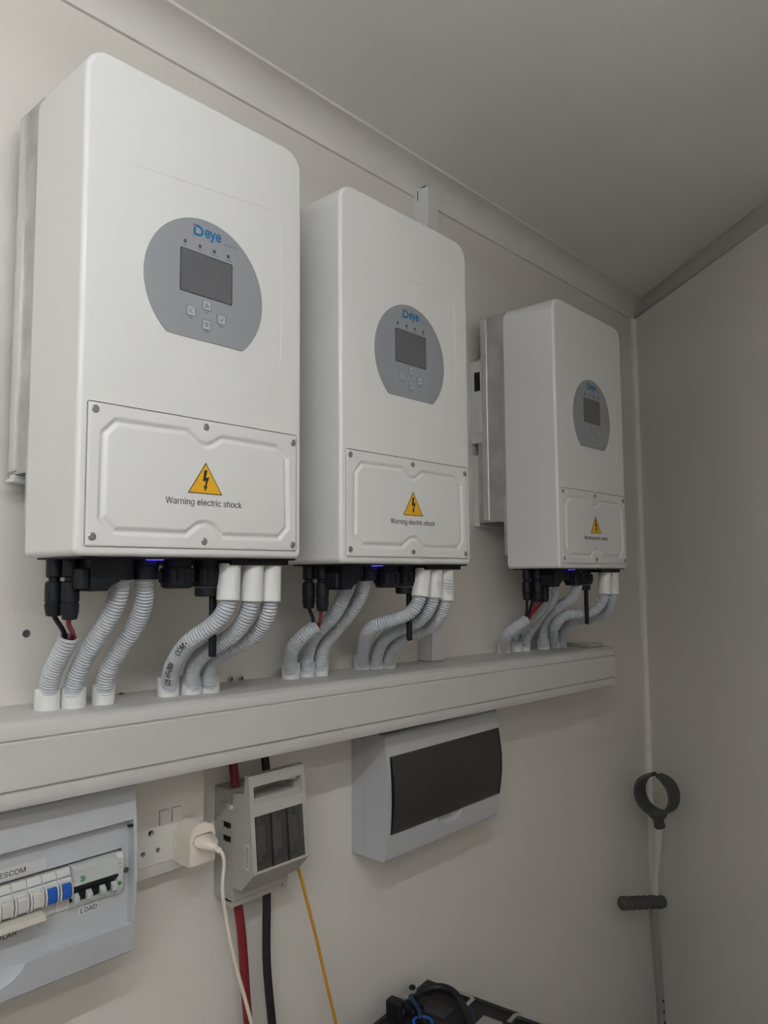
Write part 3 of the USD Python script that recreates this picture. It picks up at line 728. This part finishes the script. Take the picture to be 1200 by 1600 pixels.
# flat plug and its lead
pl = Thing('power_lead', 'cream mains lead with a flat plug in the adaptor, hanging past the fuse switch', 'power lead', (0.285, -0.09, 1.085))
head = hull([(x, -0.0585, z) for x in (0.2655, 0.2930) for z in (1.0855, 1.0985)] + [(x, -0.076, z) for x in (0.2650, 0.2935) for z in (1.0850, 1.0985)] + [(x, -0.092, z) for x in (0.2745, 0.2900) for z in (1.0830, 1.0935)] + [(0.2800 + 0.005 * math.cos(a), -0.098, 1.0865 + 0.005 * math.sin(a)) for a in np.arange(8) * math.pi / 4])
pl.part('plug', head, 'plug_cream', smooth=40)
pl.part('strain_relief', lathe([(0.0048, 0), (0.0052, 0.002), (0.0042, 0.0035), (0.0048, 0.0055), (0.0040, 0.007), (0.0046, 0.009), (0.0036, 0.011)], (0.2800, -0.0975, 1.0865), (0.35, -0.75, -0.35), 16), 'plug_cream')
pl.part('lead', tube(spline([(0.2835, -0.105, 1.0830), (0.2868, -0.1085, 1.0770), (0.2895, -0.108, 1.062), (0.290, -0.104, 1.034), (0.2995, -0.1, 0.985), (0.3100, -0.1, 0.9385), (0.3290, -0.1, 0.876), (0.3475, -0.1, 0.817), (0.375, -0.1, 0.70), (0.39, -0.1, 0.4), (0.40, -0.11, 0.05), (0.43, -0.13, 0.004)], 0.004), 0.0028, 12), 'lead_cream')

# ---------------------------------------------------------------- fuse switch disconnector
fs = Thing('fuse_switch', 'grey fuse switch with a carrying handle and smoked window, on the wall below the trunking', 'fuse switch', (0.4, 0, 0.975))
base = [(0, 0.9745), (-0.048, 0.9745), (-0.050, 0.9765), (-0.050, 1.060), (-0.046, 1.062), (-0.046, 1.1175), (-0.040, 1.1200), (-0.040, 1.1420), (0, 1.1425)]
fs.part('base', man(prism_x(base, 0.348, 0.4585)) - man(bx(0.34, 0.352, -0.044, -0.020, 1.0825, 1.0925)) - man(bx(0.34, 0.352, -0.044, -0.020, 1.0620, 1.0720)) - man(bx(0.34, 0.352, -0.036, -0.014, 1.121, 1.1385)), 'fuse_grey')
fs.part('slot_backing', cat(bx(0.3515, 0.3522, -0.044, -0.020, 1.062, 1.072), bx(0.3515, 0.3522, -0.044, -0.020, 1.0825, 1.0925), bx(0.3484, 0.3515, -0.0325, -0.0315, 1.062, 1.0925)), 'hole_dark')
fs.part('latch', lathe([(0.0035, 0), (0.0035, 0.006), (0.002, 0.007)], (0.3490, -0.047, 1.1180), (-1, -0.4, 0), 14), 'label_white')
fs.part('side_rib', cat(bx(0.3468, 0.3485, -0.0495, -0.0455, 0.9775, 1.117), bx(0.3466, 0.3485, -0.045, -0.005, 1.036, 1.0385)), 'fuse_grey')
side = [(-0.0505, 0.9985), (-0.0735, 0.9985), (-0.1030, 1.0285), (-0.0890, 1.1710), (-0.0795, 1.1715), (-0.0790, 1.1440), (-0.0500, 1.1385)]
fc = man(prism_x(side, 0.3465, 0.4580))
tiltv = lambda z: -0.1030 + (z - 1.0285) * (0.0140 / 0.1425)
def tilted_box(x0, x1, z0, z1, d0, d1):
    return hull([(x, tiltv(z) + d, z) for x in (x0, x1) for z in (z0, z1) for d in (d0, d1)])
fc -= man(tilted_box(0.3548, 0.4515, 1.1335, 1.1540, 0.060, -0.02))
fc -= man(hull([(x, tiltv(z) + d, z) for x in (0.3548, 0.4515) for z, d in ((1.1262, -0.002), (1.1345, -0.002), (1.1345, 0.012))]))
fc -= man(tilted_box(0.3540, 0.4505, 1.0320, 1.1105, 0.020, -0.02))
fp = fs.part('cover', fc, 'fuse_grey', smooth=25)
fs.part('window_back', tilted_box(0.3542, 0.4503, 1.0322, 1.1103, 0.0195, 0.019), 'dark_grey_plastic', parent=fp)
for k in range(3):
    xa = 0.3542 + k * 0.0321
    fs.part('window_pane', tilted_box(xa + 0.0004, xa + 0.0316, 1.0324, 1.1101, 0.0026, 0.0008), 'smoked_pane', parent=fp, label='smoked window pane')
    fz = hull([(x, tiltv(z) + d, z) for x in (xa + 0.007, xa + 0.024) for z in (1.052, 1.092) for d in (0.017, 0.0075)])
    fs.part('fuse', fz, 'fuse_ceramic', parent=fp)
    fs.part('fuse_blade', cat(tilted_box(xa + 0.0125, xa + 0.0185, 1.040, 1.052, 0.014, 0.011), tilted_box(xa + 0.0125, xa + 0.0185, 1.092, 1.104, 0.014, 0.011)), 'screw_steel', parent=fp)
for k in (1, 2):
    xa = 0.3542 + k * 0.0321
    fs.part('pane_divider', tilted_box(xa - 0.0006, xa + 0.0006, 1.0322, 1.1103, 0.004, 0.0002), 'black_plastic', parent=fp)
lb = fs.part('label_sticker', bx(0.3461, 0.3466, -0.0925, -0.0825, 1.0335, 1.0720), 'label_white', parent=fp)
tx = meshkit.text_mesh('402022', 0.0056, 0.0003); v = tx.vertices
tx = trimesh.Trimesh(np.stack([0.3461 - v[:, 2], -0.0900 + v[:, 1], 1.0675 - v[:, 0] * 0.030 / v[:, 0].max()], 1), tx.faces, process=False); 
tx.invert() if tx.volume < 0 else None
fs.part('label_text', tx, 'print_grey', parent=fp, smooth=False)
fs.part('bottom_clip', man(bx(0.348, 0.4585, -0.048, -0.020, 0.966, 0.978, 0.001)) - man(bx(0.4470, 0.4500, -0.06, -0.03, 0.9695, 0.9735)), 'fuse_grey')


def hanging(name, label, cat_, pts, r, look, part='cable_sheath'):
    c = Thing(name, label, cat_, pts[-1])
    c.part(part, tube(spline(pts, 0.005), r, 14), look)


hanging('battery_cable', 'thick dark red cable dropping from the trunking behind the fuse switch', 'cable', [(0.3655, -0.022, 1.206), (0.3655, -0.026, 1.170), (0.366, -0.030, 1.140), (0.3705, -0.030, 0.995), (0.3725, -0.030, 0.965), (0.380, -0.030, 0.915), (0.3895, -0.030, 0.82), (0.3965, -0.030, 0.755), (0.41, -0.03, 0.4), (0.415, -0.04, 0.06), (0.42, -0.06, 0.0085)], 0.0072, 'red_rubber')
hanging('battery_cable', 'thick black cable dropping from the trunking behind the fuse switch', 'cable', [(0.4275, -0.022, 1.206), (0.4290, -0.026, 1.172), (0.4310, -0.028, 1.140), (0.4320, -0.028, 0.975), (0.4322, -0.028, 0.93), (0.4330, -0.028, 0.85), (0.4430, -0.030, 0.75), (0.455, -0.03, 0.5), (0.46, -0.04, 0.06), (0.462, -0.06, 0.0082)], 0.0068, 'black_rubber')
hanging('data_cable', 'thin yellow cable slanting down the wall from behind the fuse switch', 'cable', [(0.476, -0.030, 1.035), (0.4790, -0.040, 1.012), (0.4835, -0.048, 0.986), (0.5030, -0.05, 0.922), (0.5230, -0.05, 0.858), (0.5470, -0.05, 0.775), (0.5675, -0.05, 0.7055), (0.583, -0.052, 0.667), (0.600, -0.056, 0.6632)], 0.0026, 'yellow_cable')

# ---------------------------------------------------------------- distribution box with the smoked door
BX0, BX1, BZ0, BZ1 = 0.6575, 1.0215, 0.9565, 1.182
db = Thing('distribution_box', 'white distribution box with a large smoked door, directly under the trunking', 'distribution box', (0.84, 0, BZ0))
fr = [(0, BZ0), (-0.080, BZ0), (-0.0830, BZ0 + 0.002)]
NB = 14
for k in range(NB + 1):
    t = k / NB
    fr.append((-0.0835 - 0.0090 * math.sin(math.pi * (0.05 + 0.9 * t)), BZ0 + 0.004 + (BZ1 - BZ0 - 0.008) * t))
fr += [(-0.083, BZ1 - 0.002), (-0.080, BZ1), (0, BZ1)]
shell = man(prism_x(fr, BX0, BX1))
shell -= man(bx(BX0 + 0.012, BX1 - 0.008, -0.045, -0.2, 1.0060, 1.1420))
tn = trimesh.creation.icosphere(3, 1.0); tn.apply_scale([0.042, 0.016, 0.024]); tn.apply_translation([0.845, -0.092, 1.006])
shell -= man(tn)
shell -= man(bx(BX0 - 0.01, BX0 + 0.0005, -0.0325, -0.0315, 0.9, 1.2))
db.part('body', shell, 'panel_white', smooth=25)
door = []
for k in range(13):
    t = k / 12
    z = 1.0045 + (1.1430 - 1.0045) * t
    door.append((-0.0915 - 0.0078 * math.sin(math.pi * t), z))
back = [(y + 0.0022, z) for y, z in door][::-1]
dr = db.part('door', cat(prism_x(door + back, BX0 + 0.0105, BX1 - 0.0035)), 'smoked_door', label='smoked translucent door')
edge = [(y + 0.0005, z) for y, z in door] + [(-0.083, 1.143), (-0.083, 1.0045)]
for ex in (BX0 + 0.0105, BX1 - 0.0055):
    db.part('door_edge', prism_x(edge, ex, ex + 0.002), 'black_plastic', parent=dr)
db.part('back_plate', bx(BX0 + 0.0122, BX1 - 0.0082, -0.0452, -0.0462, 1.0062, 1.1418), 'breaker_grey')
for k in range(14):
    xa = 0.700 + k * 0.0178
    if k in (5, 6):
        continue
    b = db.part('circuit_breaker', prism_x([(-0.0463, 1.040), (-0.066, 1.040), (-0.066, 1.058), (-0.076, 1.059), (-0.076, 1.088), (-0.066, 1.089), (-0.066, 1.108), (-0.0463, 1.108)], xa + 0.0003, xa + 0.0175), 'breaker_grey')
    db.part('toggle', bx(xa + 0.004, xa + 0.0138, -0.075, -0.084, 1.069, 1.079, 0.001), 'dark_grey_plastic', parent=b)

# ---------------------------------------------------------------- small things on and above the trunking
sp = Thing('cover_plate', 'small flat silver plate lying on the right end of the trunking', 'metal plate', (1.46, -0.06, 1.283))
q = Polygon([(1.436, -0.026), (1.4235, -0.098), (1.4930, -0.104), (1.503, -0.030)])
m = trimesh.creation.extrude_polygon(q, 0.0095, engine='earcut'); m.apply_translation([0, 0, ZT(1.465) + 0.0006])
sp.part('plate', m, 'bright_aluminium')
m = trimesh.creation.extrude_polygon(q.buffer(0.0008), 0.0018, engine='earcut'); m.apply_translation([0, 0, ZT(1.465) - 0.0004])
sp.part('base_edge', m, 'dark_grey_plastic')
single('wall_plug', lathe([(0.0052, -0.004), (0.0052, 0.0006), (0.0042, 0.0010), (0.0030, 0.0002)], (0.0452, 0, 1.4018), (0, -1, 0), 20), 'print_grey', 'dark round wall plug in the wall, left of the conduits under the left inverter', 'wall plug')
for k, (x, z) in enumerate(((0.3739, 1.3035), (0.3945, 1.3030))):
    w = Thing('wall_screw', ['left one of the two small screws in the wall just above the trunking', 'right one of the two small screws in the wall just above the trunking'][k], 'screw', (x, 0, z), group='screws above the trunking')
    w.part('head', lathe([(0.0016, -0.004), (0.0016, 0.004), (0.0044, 0.0042), (0.0042, 0.006), (0.0025, 0.0068)], (x, 0, z + 0.004), (0, -1, 0), 16), 'screw_steel')
    w.part('socket_recess', lathe([(0.0017, 0), (0.0017, 0.0003)], (x, -0.0067, z + 0.004), (0, -1, 0), 8), 'hole_dark')
single('rusty_chip', hull([(0.174, -0.006, ZT(0.18) - 0.0003), (0.184, -0.005, ZT(0.18) - 0.0003), (0.183, -0.013, ZT(0.18) - 0.0003), (0.179, -0.009, ZT(0.18) + 0.0026), (0.174, -0.011, ZT(0.18) - 0.0003), (0.176, -0.008, ZT(0.18) + 0.0018)]), 'rust', 'tiny rust-brown chip lying on the trunking beside the third conduit', 'debris')

# ---------------------------------------------------------------- crutch in the corner
cr = Thing('elbow_crutch', 'grey elbow crutch with aluminium shaft leaning in the corner of the room', 'crutch', (1.86, -0.075, 0))
rc = np.array([1.8002, -0.1039, 0.8393])
ax_r = np.array([0.675, -0.737, 0.0]); ax_f = np.array([-0.735, -0.672, 0.0])
ang = math.radians(30)
axis = np.array([-0.995, 0.088, 0.03]); axis /= np.linalg.norm(axis)           # the cuff's own axis
eu = np.cross([0, 0, 1], axis); eu /= np.linalg.norm(eu)
ev = np.cross(axis, eu)
ro, ri, hw = 0.0585, 0.0485, 0.0270
rings = []
for k in range(61):
    a = math.radians(97 + 346 * k / 60)
    rad = math.cos(a) * eu + math.sin(a) * ev
    w = hw * (0.55 + 0.45 * min(1, min(k, 60 - k) / 6))
    sec = [(ri, -w), (ri + 0.002, -w - 0.001), (ro - 0.001, -w), (ro, -w + 0.002), (ro, w - 0.002), (ro - 0.001, w), (ri + 0.002, w + 0.001), (ri, w)]
    rings.append(np.array([rc + rad * r + axis * h for r, h in sec]))
cr.part('cuff', loft(rings), 'dark_grey_plastic', label='dark grey forearm cuff', smooth=40)
n0 = rc - ev * (ro - 0.003)
n1 = np.array([1.8116, -0.1045, 0.745])
dn = n1 - n0; Ln = np.linalg.norm(dn)
cr.part('neck', cat(hull([n0 + eu * a * 0.024 + axis * b * 0.017 for a in (-1, 1) for b in (-1, 1)] + [n0 + dn * 0.42 + eu * a * 0.0135 + axis * b * 0.0135 for a in (-1, 1) for b in (-1, 1)]), lathe([(0.0150, 0), (0.0150, Ln * 0.9), (0.0158, Ln * 0.92), (0.0158, Ln)], n0, dn, 20)), 'dark_grey_plastic')
g0 = np.array([1.8112, -0.0775, 0.5217])
cr.part('upper_tube', tube([n1 - dn * 0.1, n1, (n1 + g0) / 2, g0 - np.array([0, 0, 0.012])], 0.0122, 20), 'tube_aluminium', label='bright aluminium upper tube')
lo = g0 + (np.array([1.8474, -0.0745, 0.1751]) - g0) * (0.5217 - 0.010) / (0.5217 - 0.1751)
ld = (lo - g0) / np.linalg.norm(lo - g0)
lt = cr.part('lower_tube', tube([g0, g0 + (lo - g0) * 0.5, lo - ld * 0.01], 0.0118, 20), 'tube_grey', label='grey lower tube')
for z in (0.247, 0.2157, 0.1843, 0.153):
    c = g0 + (lo - g0) * (0.5217 - z) / (0.5217 - lo[2])
    d = np.array([-0.30, -0.95, 0.0]); d /= np.linalg.norm(d)
    cr.part('adjusting_hole', lathe([(0.0032, 0.0), (0.0032, 0.0122)], c, d, 12), 'hole_dark', parent=lt)
cr.part('rubber_foot', lathe([(0.0150, 0.05), (0.0155, 0.03), (0.021, 0.012), (0.0225, 0.0), (0.0, 0.0)][:4], lo - np.array([0, 0, lo[2]]), (0, 0, 1), 20), 'dark_grey_plastic')
gl, gr = np.array([1.6700, -0.0440, 0.5580]), np.array([1.8290, -0.0975, 0.5275])
gd = gr - gl; GL = np.linalg.norm(gd)
gp = []
for k in range(41):
    t = k / 40
    r = 0.0185 - (0.0016 * (0.5 - 0.5 * math.cos(2 * math.pi * t * 7)) if 0.08 < t < 0.72 else 0)
    if t < 0.06: r = 0.0185 * math.sqrt(max(0.05, 1 - ((0.06 - t) / 0.06) ** 2))
    if t > 0.97: r = 0.0165
    gp.append((r, t * GL))
cr.part('hand_grip', lathe(gp, gl, gd, 20), 'dark_grey_plastic', label='ribbed dark grey hand grip', smooth=50)

# ---------------------------------------------------------------- battery at the bottom of the picture
A0 = np.array([0.8490, -0.0223])
e1 = np.array([0.118, -0.993]); e1 /= np.linalg.norm(e1)
e2 = np.array([-0.993, -0.118]); e2 /= np.linalg.norm(e2)
ZB = 0.66


def bpt(a, b, z=ZB):
    """a metres along the right edge towards the room, b metres to the left of it."""
    p = A0 + e1 * a + e2 * b
    return np.array([p[0], p[1], z])


def bbox(a0, a1, b0, b1, z0, z1, c=0.002):
    m = bx(a0, a1, b0, b1, z0, z1, c)
    v = m.vertices.copy()
    P = A0 + v[:, [0]] * e1 + v[:, [1]] * e2
    m = trimesh.Trimesh(np.stack([P[:, 0], P[:, 1], v[:, 2]], 1), m.faces, process=False)
    if m.volume < 0: m.invert()
    return m


bt = Thing('battery', 'black battery standing on the floor by the wall, its cables and handles on top', 'battery', bpt(0.2, 0.16, 0))
bt.part('case', bbox(0, 0.42, 0, 0.335, 0.0, ZB, 0.003), 'battery_case')
bt.part('top_rim', cat(bbox(0.0, 0.42, 0.0, 0.010, ZB - 0.001, ZB + 0.0025, 0.001), bbox(0.0, 0.010, 0.010, 0.335, ZB - 0.001, ZB + 0.0025, 0.001)), 'battery_case')


def staple(p0, p1, h, r, look_dir):
    d = (p1 - p0) / np.linalg.norm(p1 - p0)
    u = np.array(look_dir, float); u = u / np.linalg.norm(u)
    return tube(spline([p0, p0 + u * h * 0.75, p0 + u * h + d * h * 0.3, p1 + u * h - d * h * 0.3, p1 + u * h * 0.75, p1], 0.002), r, 12)


def flat_handle(a0, a1, b_out, b_in):
    """A flat metal loop, open towards the left, lying just above the top."""
    w = 0.0042
    path = shapely.LineString([(a0, b_in), (a0, b_out + 0.006), (a0 + 0.006, b_out), (a1 - 0.006, b_out), (a1, b_out + 0.006), (a1, b_in)]).buffer(w, cap_style='flat')
    m = trimesh.creation.extrude_polygon(path, 0.006, engine='earcut'); v = m.vertices.copy()
    P = A0 + v[:, [0]] * e1 + v[:, [1]] * e2
    m = trimesh.Trimesh(np.stack([P[:, 0], P[:, 1], v[:, 2] + ZB + 0.004], 1), m.faces, process=False)
    if m.volume < 0: m.invert()
    posts = [bbox(a - 0.004, a + 0.004, b_in - 0.006, b_in, ZB - 0.001, ZB + 0.0045, 0.0) for a in (a0, a1)]
    return cat(m, *posts)


bt.part('handle', flat_handle(0.030, 0.117, 0.017, 0.050), 'chrome', label='flat chrome handle')
bt.part('handle', flat_handle(0.206, 0.300, 0.017, 0.050), 'chrome', label='flat chrome handle')
bt.part('cover_screw', lathe([(0.0042, 0), (0.0042, 0.002), (0.003, 0.0028)], bpt(0.206, 0.006, ZB + 0.0024), (0, 0, 1), 12), 'brass', label='brass screw')
bt.part('terminal_block', bbox(0.003, 0.036, 0.1290, 0.1500, ZB - 0.001, ZB + 0.031, 0.003), 'black_plastic')
bt.part('terminal_block', bbox(0.016, 0.052, 0.092, 0.1285, ZB - 0.001, ZB + 0.014, 0.003), 'black_plastic')
bt.part('terminal_pin', bbox(0.0355, 0.038, 0.137, 0.141, ZB + 0.008, ZB + 0.018, 0.0005), 'chrome')
bt.part('connector', bbox(0.0005, 0.018, 0.058, 0.092, ZB - 0.001, ZB + 0.014, 0.004), 'clear_connector', label='pale translucent connector')
bt.part('connector', bbox(0.0005, 0.012, 0.058, 0.070, ZB + 0.011, ZB + 0.020, 0.003), 'black_plastic')
bt.part('terminal_plate', bbox(0.155, 0.195, 0.050, 0.082, ZB - 0.001, ZB + 0.006, 0.001), 'tube_grey', label='grey metal plate')
bt.part('display_window', bbox(0.044, 0.100, 0.058, 0.098, ZB - 0.001, ZB + 0.003, 0.001), 'screen_edge')


def lying(label, pts, r, look):
    c = Thing('jumper_cable', label, 'cable', pts[0])
    c.part('cable_sheath', tube(spline(pts, 0.003), r, 14), look)


lying('thick black cable arching over the top of the battery', [bpt(0.034, 0.092, ZB + 0.016), bpt(0.0305, 0.076, ZB + 0.0165), bpt(0.034, 0.058, ZB + 0.018), bpt(0.0500, 0.0389, ZB + 0.019), bpt(0.078, 0.0356, ZB + 0.019), bpt(0.109, 0.053, ZB + 0.016), bpt(0.136, 0.0755, ZB + 0.012), bpt(0.170, 0.115, ZB + 0.0075), bpt(0.20, 0.15, ZB + 0.0072)], 0.0068, 'black_rubber')
lying('dark blue cable end beside the arching black cable on the battery', [bpt(0.124, 0.049, ZB + 0.006), bpt(0.136, 0.060, ZB + 0.006), bpt(0.152, 0.085, ZB + 0.006), bpt(0.19, 0.125, ZB + 0.0058)], 0.0054, 'navy_cable')
lying('bright blue loop of thin cable on the battery, at the bottom edge of the photo', [bpt(0.100, 0.150, ZB + 0.003), bpt(0.072, 0.151, ZB + 0.005), bpt(0.0585, 0.138, ZB + 0.006), bpt(0.0625, 0.1215, ZB + 0.006), bpt(0.080, 0.1165, ZB + 0.005), bpt(0.0925, 0.1275, ZB + 0.004), bpt(0.112, 0.135, ZB + 0.003)], 0.0026, 'blue_cable')
lying('short dark blue lead beside the pale connector on the battery', [bpt(0.0195, 0.082, ZB + 0.007), bpt(0.024, 0.092, ZB + 0.017), bpt(0.028, 0.102, ZB + 0.0195), bpt(0.040, 0.110, ZB + 0.0195), bpt(0.056, 0.118, ZB + 0.015), bpt(0.066, 0.128, ZB + 0.005)], 0.0048, 'navy_cable')
